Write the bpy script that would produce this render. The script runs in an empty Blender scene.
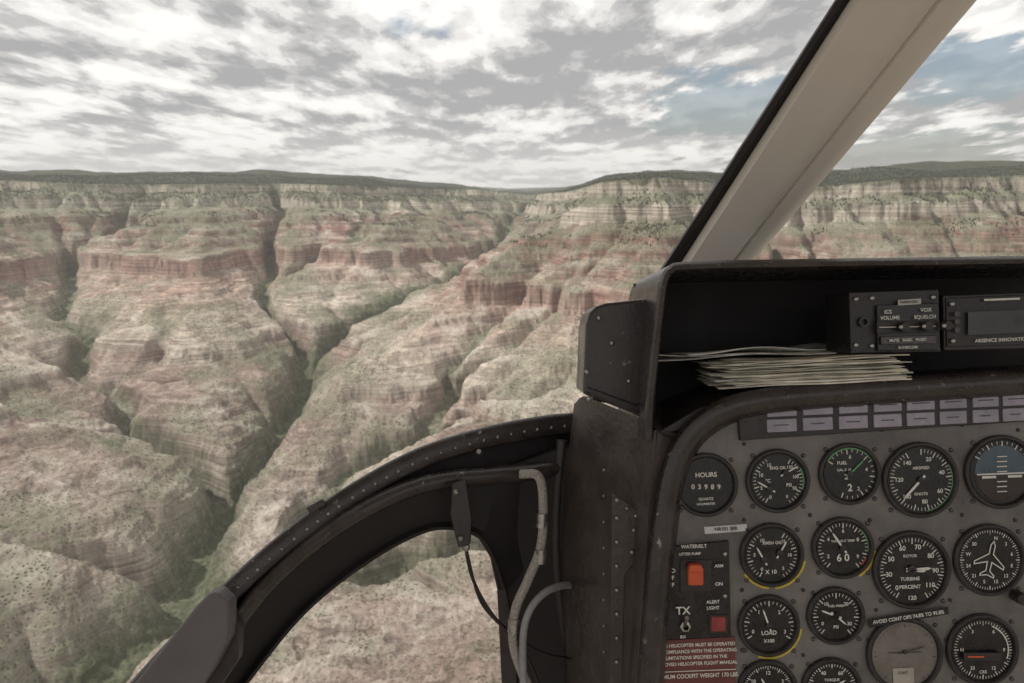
import bpy, math, random
import numpy as np
from mathutils import Matrix, Vector
random.seed(7); rng=np.random.default_rng(11)
sc=bpy.context.scene
sc.view_settings.view_transform='Standard'; sc.view_settings.look='None'; sc.view_settings.exposure=0
PITCH=math.radians(11.57)
# ------------------------------------------------------------------ camera
cd=bpy.data.cameras.new("camera"); cam=bpy.data.objects.new("camera",cd); sc.collection.objects.link(cam)
cd.sensor_width=36; cd.lens=26.37; cd.clip_start=0.05; cd.clip_end=200000
cam.rotation_euler=(math.radians(90)-PITCH,0,0); sc.camera=cam
cd.dof.use_dof=True; cd.dof.focus_distance=0.8; cd.dof.aperture_fstop=18
# cabin frame: origin at pilot's eye, x right, y up, z back (tilted nose-down)
M=Matrix.Rotation(math.radians(90)-PITCH,4,'X')

# ------------------------------------------------------------------ materials
def nn(nt,t,**k):
    n=nt.nodes.new(t)
    for a,b in k.items(): setattr(n,a,b)
    return n
def mat(name,col,rough=0.5,metal=0.0,var=0.25,scale=40,bump=0.0,bscale=None,wear=0.0,wearcol=(0.35,0.32,0.3),spec=0.5,stretch=(1,1,1),wearscale=60):
    m=bpy.data.materials.new(name); m.use_nodes=True; nt=m.node_tree; L=nt.links
    b=nt.nodes["Principled BSDF"]; b.inputs["Roughness"].default_value=rough; b.inputs["Metallic"].default_value=metal
    b.inputs["Specular IOR Level"].default_value=spec
    tc=nn(nt,"ShaderNodeTexCoord"); mp=nn(nt,"ShaderNodeMapping"); mp.inputs["Scale"].default_value=stretch
    L.new(tc.outputs["Object"],mp.inputs[0])
    n=nn(nt,"ShaderNodeTexNoise"); n.inputs["Scale"].default_value=scale; n.inputs["Detail"].default_value=6; n.inputs["Roughness"].default_value=0.65
    L.new(mp.outputs[0],n.inputs["Vector"])
    r=nn(nt,"ShaderNodeMapRange"); r.inputs[1].default_value=0.3; r.inputs[2].default_value=0.7; r.inputs[3].default_value=1-var; r.inputs[4].default_value=1+var
    L.new(n.outputs[0],r.inputs[0])
    mx=nn(nt,"ShaderNodeVectorMath",operation='SCALE'); mx.inputs[0].default_value=col[:3]; L.new(r.outputs[0],mx.inputs[3])
    out=mx.outputs[0]
    if wear>0:
        n2=nn(nt,"ShaderNodeTexNoise"); n2.inputs["Scale"].default_value=wearscale; n2.inputs["Detail"].default_value=9; n2.inputs["Roughness"].default_value=0.75
        L.new(mp.outputs[0],n2.inputs["Vector"])
        r2=nn(nt,"ShaderNodeMapRange"); r2.inputs[1].default_value=0.72-wear*0.25; r2.inputs[2].default_value=0.76-wear*0.25; L.new(n2.outputs[0],r2.inputs[0])
        mm=nn(nt,"ShaderNodeMix",data_type='RGBA'); L.new(r2.outputs[0],mm.inputs[0]); L.new(out,mm.inputs[6]); mm.inputs[7].default_value=(*wearcol,1); out=mm.outputs[2]
    L.new(out,b.inputs["Base Color"])
    rr=nn(nt,"ShaderNodeMapRange"); rr.inputs[1].default_value=0.3; rr.inputs[2].default_value=0.7; rr.inputs[3].default_value=max(0.02,rough-0.12); rr.inputs[4].default_value=min(1,rough+0.12)
    L.new(n.outputs[0],rr.inputs[0]); L.new(rr.outputs[0],b.inputs["Roughness"])
    if bump>0:
        n3=nn(nt,"ShaderNodeTexNoise"); n3.inputs["Scale"].default_value=bscale or scale*4; n3.inputs["Detail"].default_value=4
        L.new(mp.outputs[0],n3.inputs["Vector"])
        bp=nn(nt,"ShaderNodeBump"); bp.inputs["Strength"].default_value=bump; bp.inputs["Distance"].default_value=0.001
        L.new(n3.outputs[0],bp.inputs["Height"]); L.new(bp.outputs[0],b.inputs["Normal"])
    return m
black=mat("black_paint",(0.036,0.029,0.029),0.40,var=0.4,scale=30,bump=0.25,bscale=600,wear=0.12)
blackw=mat("worn_black_paint",(0.044,0.036,0.036),0.28,var=0.45,scale=22,bump=0.35,bscale=350,wear=0.40)
leather=mat("black_crinkle",(0.062,0.049,0.045),0.38,var=0.4,scale=18,bump=0.9,bscale=160,wear=0.2)
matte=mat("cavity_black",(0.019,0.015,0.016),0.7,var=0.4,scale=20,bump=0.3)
cream=mat("cream_paint",(0.77,0.73,0.675),0.42,var=0.06,scale=5,bump=0.12,bscale=60,wear=0.04,wearcol=(0.35,0.3,0.25))
rubber=mat("rubber_seal",(0.018,0.015,0.017),0.55,var=0.3)
panelm=mat("panel_grey",(0.165,0.150,0.145),0.38,var=0.40,scale=14,bump=0.35,bscale=900,wear=0.26,wearcol=(0.055,0.05,0.05))
dial=mat("dial_black",(0.017,0.015,0.016),0.28,var=0.3,scale=60)
bezm=mat("bezel_black",(0.026,0.022,0.023),0.36,var=0.4,scale=80,bump=0.3,bscale=900,wear=0.15)
white=mat("white_marking",(0.74,0.72,0.68),0.6,var=0.12,scale=300)
screwm=mat("screw_steel",(0.10,0.09,0.09),0.4,0.7,var=0.5,scale=200)
rivm=mat("rivet_steel",(0.33,0.30,0.28),0.32,0.7,var=0.5,scale=120)
redm=mat("switch_red",(0.60,0.10,0.03),0.4,var=0.1)
yellowm=mat("yellow_mark",(0.62,0.47,0.05),0.5); greenm=mat("green_mark",(0.12,0.34,0.15),0.5)
placm=mat("placard_maroon",(0.15,0.04,0.038),0.45,var=0.2)
lilac=mat("annunciator_lens",(0.33,0.30,0.37),0.25,var=0.25,scale=25)
greybeam=mat("grey_trim",(0.13,0.115,0.122),0.5,var=0.15,scale=10,bump=0.4,bscale=300,wear=0.1)
hosem=mat("braided_hose",(0.36,0.33,0.30),0.55,var=0.5,scale=400,bump=0.9,bscale=900)
cablem=mat("grey_cable",(0.30,0.29,0.31),0.45,var=0.2)
steel=mat("bare_metal",(0.4,0.38,0.36),0.3,0.9,var=0.3,scale=100)
tan=mat("faded_cover",(0.20,0.18,0.165),0.3,var=0.3,scale=20)
lcd=mat("lcd_grey",(0.04,0.042,0.04),0.15,var=0.1)
skyb=mat("attitude_blue",(0.075,0.11,0.14),0.35); gndb=mat("attitude_brown",(0.04,0.026,0.022),0.35)
def papermat(i):
    c=[(0.74,0.70,0.62),(0.62,0.57,0.47),(0.78,0.76,0.71),(0.52,0.52,0.44)][i%4]
    return mat("paper_%d"%i,c,0.8,var=0.35,scale=35,wear=0.3,wearcol=(0.25,0.27,0.22),wearscale=30)
papers=[papermat(i) for i in range(4)]

# ------------------------------------------------------------------ mesh helpers (mm in the cabin frame)
def P(x,y,d=750.0):
    return ((x-512)*d/750e3,(341.5-y)*d/750e3,-d/1000)
def link(o,parent,mt):
    sc.collection.objects.link(o)
    if mt: 
        if o.data and hasattr(o.data,'materials'): o.data.materials.append(mt)
    if parent: o.parent=parent
    else: o.matrix_world=M
    return o
def group(name):
    e=bpy.data.objects.new(name,None); e.empty_display_size=0.05; sc.collection.objects.link(e); e.matrix_world=M; return e
def mesh(name,v,f,mt,parent=None,smooth=False,bevel=0,seg=3):
    me=bpy.data.meshes.new(name); me.from_pydata(v,[],f); me.update()
    if smooth or bevel:
        me.polygons.foreach_set("use_smooth",[True]*len(me.polygons))
    o=bpy.data.objects.new(name,me); link(o,parent,mt)
    if bevel:
        b=o.modifiers.new("bevel",'BEVEL'); b.width=bevel/1000; b.segments=seg; b.limit_method='ANGLE'; b.angle_limit=math.radians(35); b.harden_normals=True
    return o
def prism(name,pts,d0,thick,mt,parent=None,bevel=0):
    a=[P(x,y,d0) for x,y in pts]; n=len(a); b=[(p[0],p[1],p[2]-thick/1000) for p in a]
    area=sum(a[i][0]*a[(i+1)%n][1]-a[(i+1)%n][0]*a[i][1] for i in range(n))
    if area<0: a=a[::-1]; b=b[::-1]
    f=[list(range(n)),list(range(2*n-1,n-1,-1))]+[[i,n+i,n+(i+1)%n,(i+1)%n] for i in range(n)]
    return mesh(name,a+b,f,mt,parent,bevel=bevel)
def crom(pts,n):
    pts=np.array(pts,float); p=np.vstack([2*pts[0]-pts[1],pts,2*pts[-1]-pts[-2]]); m=len(pts)-1; out=[]
    for t in np.linspace(0,m,n):
        i=min(int(t),m-1); u=t-i; a,b,c,d=p[i],p[i+1],p[i+2],p[i+3]
        out.append(0.5*((2*b)+(-a+c)*u+(2*a-5*b+4*c-d)*u*u+(-a+3*b-3*c+d)*u**3))
    return np.array(out)
def loft(name,curves,mt,parent=None,n=60,smooth=True,flip=False,close=False):
    cs=[crom(c,n) for c in curves]; 
    if close: cs.append(cs[0])
    v=[];f=[]
    for c in cs: v+= [P(*q) for q in c]
    for i in range(len(cs)-1):
        for j in range(n-1):
            q=[i*n+j,i*n+j+1,(i+1)*n+j+1,(i+1)*n+j]; f.append(q[::-1] if flip else q)
    o=mesh(name,v,f,mt,parent,smooth)
    if smooth:
        mod=o.modifiers.new("es",'EDGE_SPLIT'); mod.split_angle=math.radians(50)
    return o
def offset(curve,o,dd=0,n=40):
    c=crom(curve,n); t=np.gradient(c[:,:2],axis=0); t/=np.linalg.norm(t,axis=1)[:,None]
    nrm=np.stack([-t[:,1],t[:,0]],1)
    r=c.copy(); r[:,:2]+=nrm*o; r[:,2]+=dd; return r
def straight(curve,dd):
    c=np.array(curve,float).copy(); d0=c[:,2].copy(); k=d0/(d0+dd)
    c[:,0]=512+(c[:,0]-512)*k; c[:,1]=341.5+(c[:,1]-341.5)*k; c[:,2]=d0+dd; return c
def tube(name,pts,r,mt,parent=None,res=6):
    cu=bpy.data.curves.new(name,'CURVE'); cu.dimensions='3D'; cu.bevel_depth=r/1000; cu.bevel_resolution=res; cu.use_fill_caps=True
    c=crom(pts,max(20,len(pts)*8)); s=cu.splines.new('POLY'); s.points.add(len(c)-1)
    for i,q in enumerate(c): s.points[i].co=(*P(*q),1)
    s.use_smooth=True
    return link(bpy.data.objects.new(name,cu),parent,mt)
def lathe(name,x,y,d,prof,mt,parent,n=48):
    c=P(x,y,d); v=[];f=[]
    for r,z in prof:
        for k in range(n):
            a=2*math.pi*k/n; v.append((c[0]+r*math.cos(a)/1000,c[1]+r*math.sin(a)/1000,c[2]+z/1000))
    for i in range(len(prof)-1):
        for k in range(n): f.append([i*n+k,(i+1)*n+k,(i+1)*n+(k+1)%n,i*n+(k+1)%n])
    o=mesh(name,v,f,mt,parent,True); m=o.modifiers.new("es",'EDGE_SPLIT'); m.split_angle=math.radians(40)
    return o
def disc(name,x,y,d,r,mt,parent,n=40):
    c=P(x,y,d); v=[(c[0]+r*math.cos(2*math.pi*k/n)/1000,c[1]+r*math.sin(2*math.pi*k/n)/1000,c[2]) for k in range(n)]
    return mesh(name,v,[list(range(n))],mt,parent)
def domes(name,pts,r,mt,parent,h=0.5,slot=False):
    v=[];f=[];n=10
    for (x,y,d) in pts:
        c=P(x,y,d); b=len(v)
        for rr,zz in ((1,0),(0.95,h*0.6),(0.6,h)):
            for k in range(n):
                a=2*math.pi*k/n; v.append((c[0]+r*rr*math.cos(a)/1000,c[1]+r*rr*math.sin(a)/1000,c[2]+zz*r/1000))
        v.append((c[0],c[1],c[2]+h*1.1*r/1000))
        for i in range(2):
            for k in range(n): f.append([b+i*n+k,b+i*n+(k+1)%n,b+(i+1)*n+(k+1)%n,b+(i+1)*n+k])
        for k in range(n): f.append([b+2*n+k,b+2*n+(k+1)%n,b+3*n])
    return mesh(name,v,f,mt,parent,True)
TILT=math.radians(2.3)
def text(s,x,y,cap,parent,mt=white,d=748.5,rot=TILT,align='CENTER',wide=1.0,name=None):
    cu=bpy.data.curves.new("lettering",'FONT'); cu.body=s; cu.size=cap/0.7/1000; cu.align_x=align; cu.align_y='CENTER'; cu.offset=cap*0.00003
    o=bpy.data.objects.new(name or "lettering",cu); link(o,parent,mt)
    o.location=P(x,y,d); o.rotation_euler=(0,0,rot); o.scale=(wide,1,1); return o
def rot(px,py,cx,cy,a):
    return (cx+(px-cx)*math.cos(a)-(py-cy)*math.sin(a),cy+(px-cx)*math.sin(a)+(py-cy)*math.cos(a))
def rect(x0,y0,x1,y1,a=-TILT,c=None):
    c=c or ((x0+x1)/2,(y0+y1)/2)
    return [rot(px,py,c[0],c[1],a) for px,py in ((x0,y0),(x1,y0),(x1,y1),(x0,y1))]
def flat(name,pts,d,mt,parent): 
    a=[P(x,y,d) for x,y in pts]
    area=sum(a[i][0]*a[(i+1)%len(a)][1]-a[(i+1)%len(a)][0]*a[i][1] for i in range(len(a)))
    if area<0:a=a[::-1]
    return mesh(name,a,[list(range(len(a)))],mt,parent)

# ------------------------------------------------------------------ instrument panel
ip=group("instrument_panel")
PD=753.5
prism("panel_plate",[(648,760),(655,640),(664,540),(676,478),(694,444),(722,424),(760,412),(1160,388),(1160,760)],PD,4,panelm,ip,bevel=1)
path=[(640,780,748),(648,690,748),(655,600,748),(663,520,748),(673,468,748),(690,435,748),(718,413,748),(755,401,748),(820,394,748),(920,387,748),(1170,371,748)]
cs=[offset(path,o,dd,60) for o,dd in ((17,10),(13,-8),(8,-14),(0,-16),(-7,-13),(-11,-4),(-12,12),(-12,60))]
loft("panel_rim",[c.tolist() for c in cs],blackw,ip,n=120,flip=False)
scr=[]
def gauge(name,x,y,r,face=dial,screws=True):
    g=group(name)
    lathe("bezel",x,y,750,[(r,-3.6),(r,0.5),(r-1,1.6),(r-3.0,1.6),(r-4.0,0.6),(r-4.6,-2.5),(r-6,-3)],bezm,g)
    disc("dial_face",x,y,752.4,r-5.0,face,g)
    if screws:
        for a in (45,135,225,315):
            scr.append((x+r*1.12*math.cos(math.radians(a)),y+r*1.12*math.sin(math.radians(a)),PD-0.2))
    return g
def ticks(g,x,y,r,a0,a1,n,ln=3,w=0.7,major=5,mt=white,d=751.9):
    v=[];f=[]; c=P(x,y,d)
    for i in range(n+1):
        a=math.radians(a0+(a1-a0)*i/n); l=ln*(1.7 if i%major==0 else 1)/1000; ww=w*(1.5 if i%major==0 else 0.9)/2000
        dx,dy=math.sin(a),math.cos(a); R=r/1000
        b=len(v)
        for (rr,s) in ((R,-ww),(R,ww),(R-l,ww),(R-l,-ww)): v.append((c[0]+dx*rr+dy*s,c[1]+dy*rr-dx*s,c[2]))
        f.append([b+3,b+2,b+1,b])
    mesh("scale_marks",v,f,mt,g)
def arc(g,x,y,r,w,a0,a1,mt,d=751.8):
    v=[];f=[];c=P(x,y,d);n=20
    for i in range(n+1):
        a=math.radians(a0+(a1-a0)*i/n)
        for rr in (r,r-w): v.append((c[0]+rr*math.sin(a)/1000,c[1]+rr*math.cos(a)/1000,c[2]))
    for i in range(n): f.append([2*i,2*i+1,2*i+3,2*i+2])
    mesh("range_arc",v,f,mt,g)
def needle(g,x,y,a,l,w=2.2,tail=6,mt=white,cap=3.2,d=750.9):
    a=math.radians(a); c=P(x,y,d); dx,dy=math.sin(a),math.cos(a)
    pts=[(-tail,-w/2),(-tail,w/2),(l*0.8,w/2*0.9),(l,0),(l*0.8,-w/2*0.9)]
    v=[(c[0]+(dx*p+dy*q)/1000,c[1]+(dy*p-dx*q)/1000,c[2]) for p,q in pts]
    mesh("needle",v,[[4,3,2,1,0]],mt,g)
    lathe("needle_hub",x,y,d,[(cap,-0.5),(cap,0.8),(cap*0.7,1.2),(0.01,1.2)],bezm,g,n=20)
def nums(g,x,y,r,a0,a1,labels,cap=3.6):
    n=len(labels)-1
    for i,s in enumerate(labels):
        a=math.radians(a0+(a1-a0)*i/n); text(s,x+r*math.sin(a),y-r*math.cos(a),cap,g,d=751.8,rot=0.02)
# row 1
g=gauge("hour_meter",706,485,32); text("HOURS",706,475,4.6,g,d=751.5)
for i,c in enumerate("03989"):
    cx=693+i*6.5; flat("digit_drum",rect(cx-2.9,483,cx+2.9,491),751.9,bezm,g); text(c,cx,487,4.6,g,d=751.4)
text("QUARTZ",706,499,2.6,g,d=751.5); text("HOURMETER",706,504,2.2,g,d=751.5)
g=gauge("engine_oil_gauge",778,481,32); ticks(g,778,481,25,30,150,14,3); ticks(g,778,481,25,210,330,14,3)
nums(g,778,481,18,205,330,["0","5","10","15"],3.4); nums(g,778,481,18,40,150,["150","100","50","0"],3.0)
text("ENG OIL",778,468,3.0,g,d=751.6); text("°C",768,481,3.4,g,d=751.6); text("PSI",789,485,3.2,g,d=751.6); needle(g,770,489,300,15,1.6); needle(g,786,473,60,14,1.6)
arc(g,778,481,26.5,1.6,60,110,greenm); 
g=gauge("fuel_quantity_gauge",850,474,31); ticks(g,850,474,25,-60,200,20,3,major=4); text("FUEL",842,463,3.2,g,d=751.6); nums(g,850,474,17,0,150,["6","4","2"],3.6)
text("2",850,488,7,g,d=751.6); text("2",846,477,5,g,d=751.6); needle(g,850,474,45,20,1.8,mt=greenm); arc(g,850,474,26.4,1.4,-60,60,greenm)
text("GAL X 10",844,470,2.4,g,d=751.6)
g=gauge("airspeed_indicator",921,480,38); ticks(g,921,480,31,0,330,48,3.4,major=4); nums(g,921,480,22,20,320,["20","40","60","80","100","120","140"],4); text("AIRSPEED",921,468,2.8,g,d=751.6); text("KNOTS",921,494,2.8,g,d=751.6); needle(g,921,480,222,26,2.6); arc(g,921,480,32.2,1.0,60,170,greenm)
g=gauge("attitude_indicator",1002,472,37); disc("horizon_ball_sky",1002,472,752.2,27,skyb,g)
c=P(1002,474,752.0); v=[(c[0]+27*math.cos(a)/1000,c[1]+27*math.sin(a)/1000,c[2]) for a in np.linspace(math.pi,2*math.pi,24)]; mesh("horizon_ball_ground",v,[list(range(24))],gndb,g)
flat("horizon_line",rect(977,473,1027,474.4),751.8,white,g); flat("aircraft_bar",rect(982,476,996,478.4),751.4,white,g); flat("aircraft_bar_r",rect(1008,475,1022,477.4),751.4,white,g)
for k in range(4): flat("pitch_mark",rect(1002-5,456+k*5,1002+5,457+k*5),751.7,white,g)
for k in range(3): flat("pitch_mark",rect(1002-5,481+k*5,1002+5,482+k*5),751.7,white,g)
ticks(g,1002,472,31,-60,60,12,3,major=3)
# row 2
g=gauge("transmission_oil_gauge",772,555,32); ticks(g,772,555,25,30,150,14,3); ticks(g,772,555,25,210,330,14,3); text("XMSN OIL",772,543,3.0,g,d=751.6); text("X 10",771,572,4,g,d=751.6)
nums(g,772,555,17.5,215,325,["0","5","10"],3.4); nums(g,772,555,17.5,40,140,["15","10","5"],3.2); needle(g,764,560,330,15,1.8); needle(g,780,553,30,14,1.8)
arc(g,772,555,34.6,2.2,100,175,yellowm,d=752.9); arc(g,772,555,34.6,2.2,185,235,yellowm,d=752.9)
g=gauge("turbine_temperature_gauge",843,548,31); ticks(g,843,548,25,-140,140,32,3,major=4); nums(g,843,548,17,-120,120,["2","4","6","8","9"],3.6); text("6 0",843,558,7,g,d=751.6); text("TURB OUT TEMP",843,541,2.2,g,d=751.6); needle(g,843,548,-35,19,2.2); arc(g,843,548,26,1.2,40,100,greenm)
arc(g,843,548,26,1.6,112,130,redm); arc(g,843,548,33.4,2,95,150,yellowm,d=752.9)
g=gauge("turbine_rpm_gauge",912,570,39); ticks(g,912,570,32,-150,150,48,3.4,major=4); nums(g,912,570,23.5,-140,130,["0","30","50","60","70","80","90","110"],4.6)
text("TURBINE",910,579,3.4,g,d=751.6); text("PERCENT",910,587,3.6,g,d=751.6); text("ROTOR",910,556,2.8,g,d=751.6); needle(g,912,570,85,20,3.2,cap=4.5); needle(g,912,570,95,14,3)
text("120",912,598,4.2,g,d=751.6)
g=gauge("heading_indicator",990,560,36); ticks(g,990,560,30,0,360,72,2.4,major=6); nums(g,990,560,22.5,15,315,["N","3","6","E","12","15","S","21","24","W","30"],3.4)
c=P(990,560,751.4)
ap=[(0,19),(2.2,15),(2.2,6),(15,-4),(15,-7),(2.2,-2),(2,-11),(7,-15),(7,-17),(0,-15),(-7,-17),(-7,-15),(-2,-11),(-2.2,-2),(-15,-7),(-15,-4),(-2.2,6),(-2.2,15)]
a_=math.radians(-12); v=[];f=[]
pp=[(x*math.cos(a_)-y*math.sin(a_),x*math.sin(a_)+y*math.cos(a_)) for x,y in ap]
for i in range(len(pp)):
    a,b2=np.array(pp[i]),np.array(pp[(i+1)%len(pp)]); t=(b2-a)/np.linalg.norm(b2-a); nr=np.array([-t[1],t[0]])*0.55; k=len(v)
    for q in (a-t*0.4-nr,b2+t*0.4-nr,b2+t*0.4+nr,a-t*0.4+nr): v.append((c[0]+q[0]/1000,c[1]+q[1]/1000,c[2]+i*1e-6))
    f.append([k,k+1,k+2,k+3])
mesh("aeroplane_symbol",v,f,white,g)
lathe("heading_knob",1015,595,752,[(6,0),(6,13),(5,14),(0.01,14)],bezm,g,n=24)
# row 3
g=gauge("loadmeter",769,626,31); ticks(g,769,626,25,-120,120,24,3,major=4); nums(g,769,626,17,-110,110,["0","1","2","3"],3.6); text("LOAD",769,633,4,g,d=751.6); text("X100",769,641,3.4,g,d=751.6); needle(g,769,626,-20,18,1.8)
arc(g,769,626,33.4,2,95,200,yellowm,d=752.9)
g=gauge("fuel_pressure_gauge",836,616,29); ticks(g,836,616,23,-140,140,30,3,major=5); nums(g,836,616,15.5,-120,120,["0","10","20","30"],3.4); needle(g,836,616,-70,16,2); needle(g,836,616,130,14,1.6); text("PSI",836,627,3,g,d=751.6); text("FUEL PRESS",836,606,2.2,g,d=751.6)
g=gauge("covered_instrument",905,655,38,face=tan); flat("cover_label",rect(893,668,914,684),751.6,mat("label_cream",(0.4,0.37,0.32),0.6),g); text("COLT",903,673,2.6,g,mt=bezm,d=751.3); needle(g,905,652,75,22,1.2,mt=screwm,cap=2)
flat("label_line",rect(888,652,922,653),751.8,screwm,g); ticks(g,905,655,31,-140,140,30,2,0.5,mt=screwm)
g=gauge("course_selector",983,650,36); ticks(g,983,650,29,0,360,60,2.6,major=5); prism("selector_bar",rect(964,653,1002,661,a=0.0),747,4,bezm,g,bevel=1); flat("selector_mark",rect(968,656,984,657.6,a=0.0),746.5,redm,g)
nums(g,983,650,21,-150,150,["33","N","3","6","9","12"],3.4); text("CRS",983,672,3,g,d=751.6)
arc(g,983,650,26,1.2,20,110,white)
g=gauge("clock",768,690,30); ticks(g,768,690,24,0,360,60,2.2,major=5); nums(g,768,690,17,-60,60,["10","12","2"],3.6); needle(g,768,690,-30,14,2)
g=gauge("torque_gauge",832,688,30); ticks(g,832,688,24,-140,140,40,2.4,major=5); nums(g,832,688,17,-90,90,["20","40","60","80"],3.6); text("TORQUE",832,680,2.6,g,d=751.6); needle(g,832,688,60,16,2)
domes("panel_screws",scr,2.3,screwm,ip,0.5)
ms=[(744,444),(812,428),(744,520),(810,515),(882,430),(962,425),(962,515),(876,610),(950,600),(742,590),(803,590),(803,655),(868,640),(946,640),(1015,520),(742,650),(870,520),(690,450),(1018,430)]
domes("panel_fasteners",[(x,y,PD-0.2) for x,y in ms],2.0,bezm,ip,0.5)
# annunciator row
an=group("annunciator_light_strip")
prism("strip_body",[(738,416),(760,401),(1080,386),(1080,418),(760,439),(740,441)],749,8,bezm,an,bevel=1.2)
flat("strip_label",[(741,414),(757,406),(757,432),(741,434)],748.4,black,an)
xs=[767,803,839,874,907,940,973,1003,1033]
for i,x0 in enumerate(xs):
    w=[30,30,29,28,28,27,26,26,26][i]; yt=404-(x0-767)*0.046
    prism("light_cell_upper",rect(x0,yt,x0+w,yt+12.5,a=-0.046),747.5,4,lilac,an,bevel=0.8)
    prism("light_cell_lower",rect(x0,yt+15,x0+w,yt+28,a=-0.046),747.5,4,lilac,an,bevel=0.8)
    flat("cell_legend",rect(x0+5,yt+5,x0+w-5,yt+6.2,a=-0.046),747.2,screwm,an); flat("cell_legend_b",rect(x0+7,yt+20.5,x0+w-8,yt+21.7,a=-0.046),747.2,screwm,an)
domes("strip_screws",[(746,424,748.3),(801,399,748.3),(900,394,748.3),(1002,389.5,748.3)],2,screwm,an,0.4)
# switch panel and labels
sw=group("switch_panel")
prism("switch_plate",[(664,548),(729,541),(731,637),(656,640)],748.5,5.5,dial,sw,bevel=0.6)
text("WATER/ELT",694,546.5,3.4,sw,d=746.8); text("LITTER PUMP",690,554,2.6,sw,d=746.2)
prism("guard_red_lower",rect(688,568,704,586,a=0),744,8,redm,sw,bevel=2)
prism("guard_red_upper",[(690,565),(702,565),(704,573),(688,573)],737,9,redm,sw,bevel=2)
prism("guard_frame",rect(680,560,712,592,a=0),747,3,bezm,sw,bevel=1)
text("O",673,571,4,sw,d=746.2); text("F",673,578,4,sw,d=746.2);text("F",673,585,4,sw,d=746.2); text("ARM",719,566,3,sw,d=746.2); text("ON",719,584,3.4,sw,d=746.2)
text("TX",683,611,7.5,sw,d=746.2); text("RX",683,637,3,sw,d=746.2); text("ALERT",713,602,3.2,sw,d=746.2); text("LIGHT",713,608,3.2,sw,d=746.2)
lathe("toggle_nut",685,626,747,[(5.5,0),(5.5,2.5),(3,3.2),(3,5)],steel,sw,n=6)
tube("toggle_lever",[(685,626,746),(685.5,622,738),(687,618,728)],1.9,steel,sw)
prism("push_button",rect(711,617,726,632,a=0),746,8,mat("button_maroon",(0.28,0.045,0.04),0.35),sw,bevel=1.5)
prism("button_frame",rect(709,615,728,634,a=0),747.4,3,bezm,sw,bevel=0.6)
for i,y in enumerate((556,598)): domes("switch_screw",[(668,y,748.3),(725,y-2,748.3)],2.2,steel,sw,0.5)
prism("label_plate",[(704,527),(747,524),(747,531),(705,534)],752.4,1.6,mat("label_white",(0.6,0.59,0.6),0.5),ip); text("NR101 SER",726,529,3.4,ip,mt=bezm,d=751.6)
prism("side_breaker",rect(652,612,664,630,a=0),746,7,bezm,sw,bevel=1)
pl=group("warning_placard")
prism("placard_plate",[(655,641),(735,637),(736,764),(640,764)],751.5,2.2,placm,pl)
for i,s in enumerate(["THIS HELICOPTER MUST BE OPERATED","IN COMPLIANCE WITH THE OPERATING","LIMITATIONS SPECIFIED IN THE","APPROVED HELICOPTER FLIGHT MANUAL","","MINIMUM COCKPIT WEIGHT 170 LBS","","NO PASSENGER","IN FRONT SEAT"]):
    if s: text(s,697-i*0.3,645+i*6.2,[3.3,3.3,3.3,3.3,0,4,0,4,4][i],pl,d=750.8,wide=0.93 if i<4 else 0.9)
flat("placard_rule",rect(652,670.5,736,671.3),750.8,white,pl)
cl=group("caution_label"); prism("label_strip",[(868,620),(948,607),(949,614),(869,628)],748,0.8,dial,cl)
text("AVOID CONT OPS 74.8% TO 95.8%",908.5,617.3,3.5,cl,d=747.4,rot=0.15,wide=0.93)

# ------------------------------------------------------------------ glareshield
gs=group("glareshield")
lip=[(648,440,735),(650,400,732),(655,350,728),(661,300,722),(664,281,720),(671,270,718),(690,266,718),(800,263.5,718),(1200,258,718)]
L4=offset(lip,4,10,60)
loft("hood_lip",[offset(lip,-4,14,60).tolist(),offset(lip,-4.5,0,60).tolist(),offset(lip,-1,-5,60).tolist(),offset(lip,3,-4,60).tolist(),offset(lip,4.5,0,60).tolist(),L4.tolist(),straight(L4,180).tolist()],blackw,gs,n=140)
L0=offset(lip,-4,14,60)
loft("hood_outer",[L0.tolist(),straight(L0,185).tolist()],blackw,gs,n=100)
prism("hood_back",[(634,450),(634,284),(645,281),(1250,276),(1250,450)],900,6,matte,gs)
prism("shelf",[(652,436),(700,408),(745,393),(830,386),(1180,366),(1180,374),(745,404),(700,425)],752,150,black,gs)
prism("side_case",[(583,394),(586,325),(589,313),(596,306),(606,303),(662,297),(655,440),(640,416)],800,90,blackw,gs,bevel=4)
prism("side_case_flange",[(586,392),(588,387),(642,407),(641,417)],795,8,black,gs,bevel=1.5)
domes("case_screws",[(629,381,798),(612,343,798),(589,399,792),(641,404,792),(599,318,798),(587,372,798)],2.6,steel,gs,0.6)
# cowl column left of the panel
col=group("console_side")
loft("console_shoulder",[[(657,432,742),(652,520,745),(646,620,748),(636,780,750)],[(643,420,780),(630,520,790),(622,620,795),(610,780,800)],[(600,402,860),(598,500,865),(592,620,870),(590,780,870)],[(583,396,900),(570,500,900),(567,620,900),(578,780,900)],[(574,404,930),(564,500,930),(562,610,930),(574,780,930)],[(575,404,1020),(567,500,1020),(567,610,1020),(580,780,1020)]],leather,col,n=60)
loft("console_top",[[(640,414,780),(657,430,742),(676,440,742)],[(600,396,860),(640,412,800),(670,425,800)],[(574,404,930),(590,396,900),(660,405,850)]],leather,col,n=20)
loft("console_front_cap",[[(654,430,742),(648,520,742),(642,620,744),(630,780,744)],[(690,435,756),(676,520,756),(664,620,756),(655,780,756)]],leather,col,n=40)
prism("stiffener_plate",[(612,492),(640,512),(637,560),(625,575),(622,700),(610,700)],778,3,leather,col,bevel=1)
rv=[(617,500,776.5),(627,508,776.5),(636,516,776.5)]+[(617,518+i*24,776.5) for i in range(8)]+[(634,530,776.5),(632,552,776.5)]
domes("console_rivets",rv,2.2,rivm,col,0.7)
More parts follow.
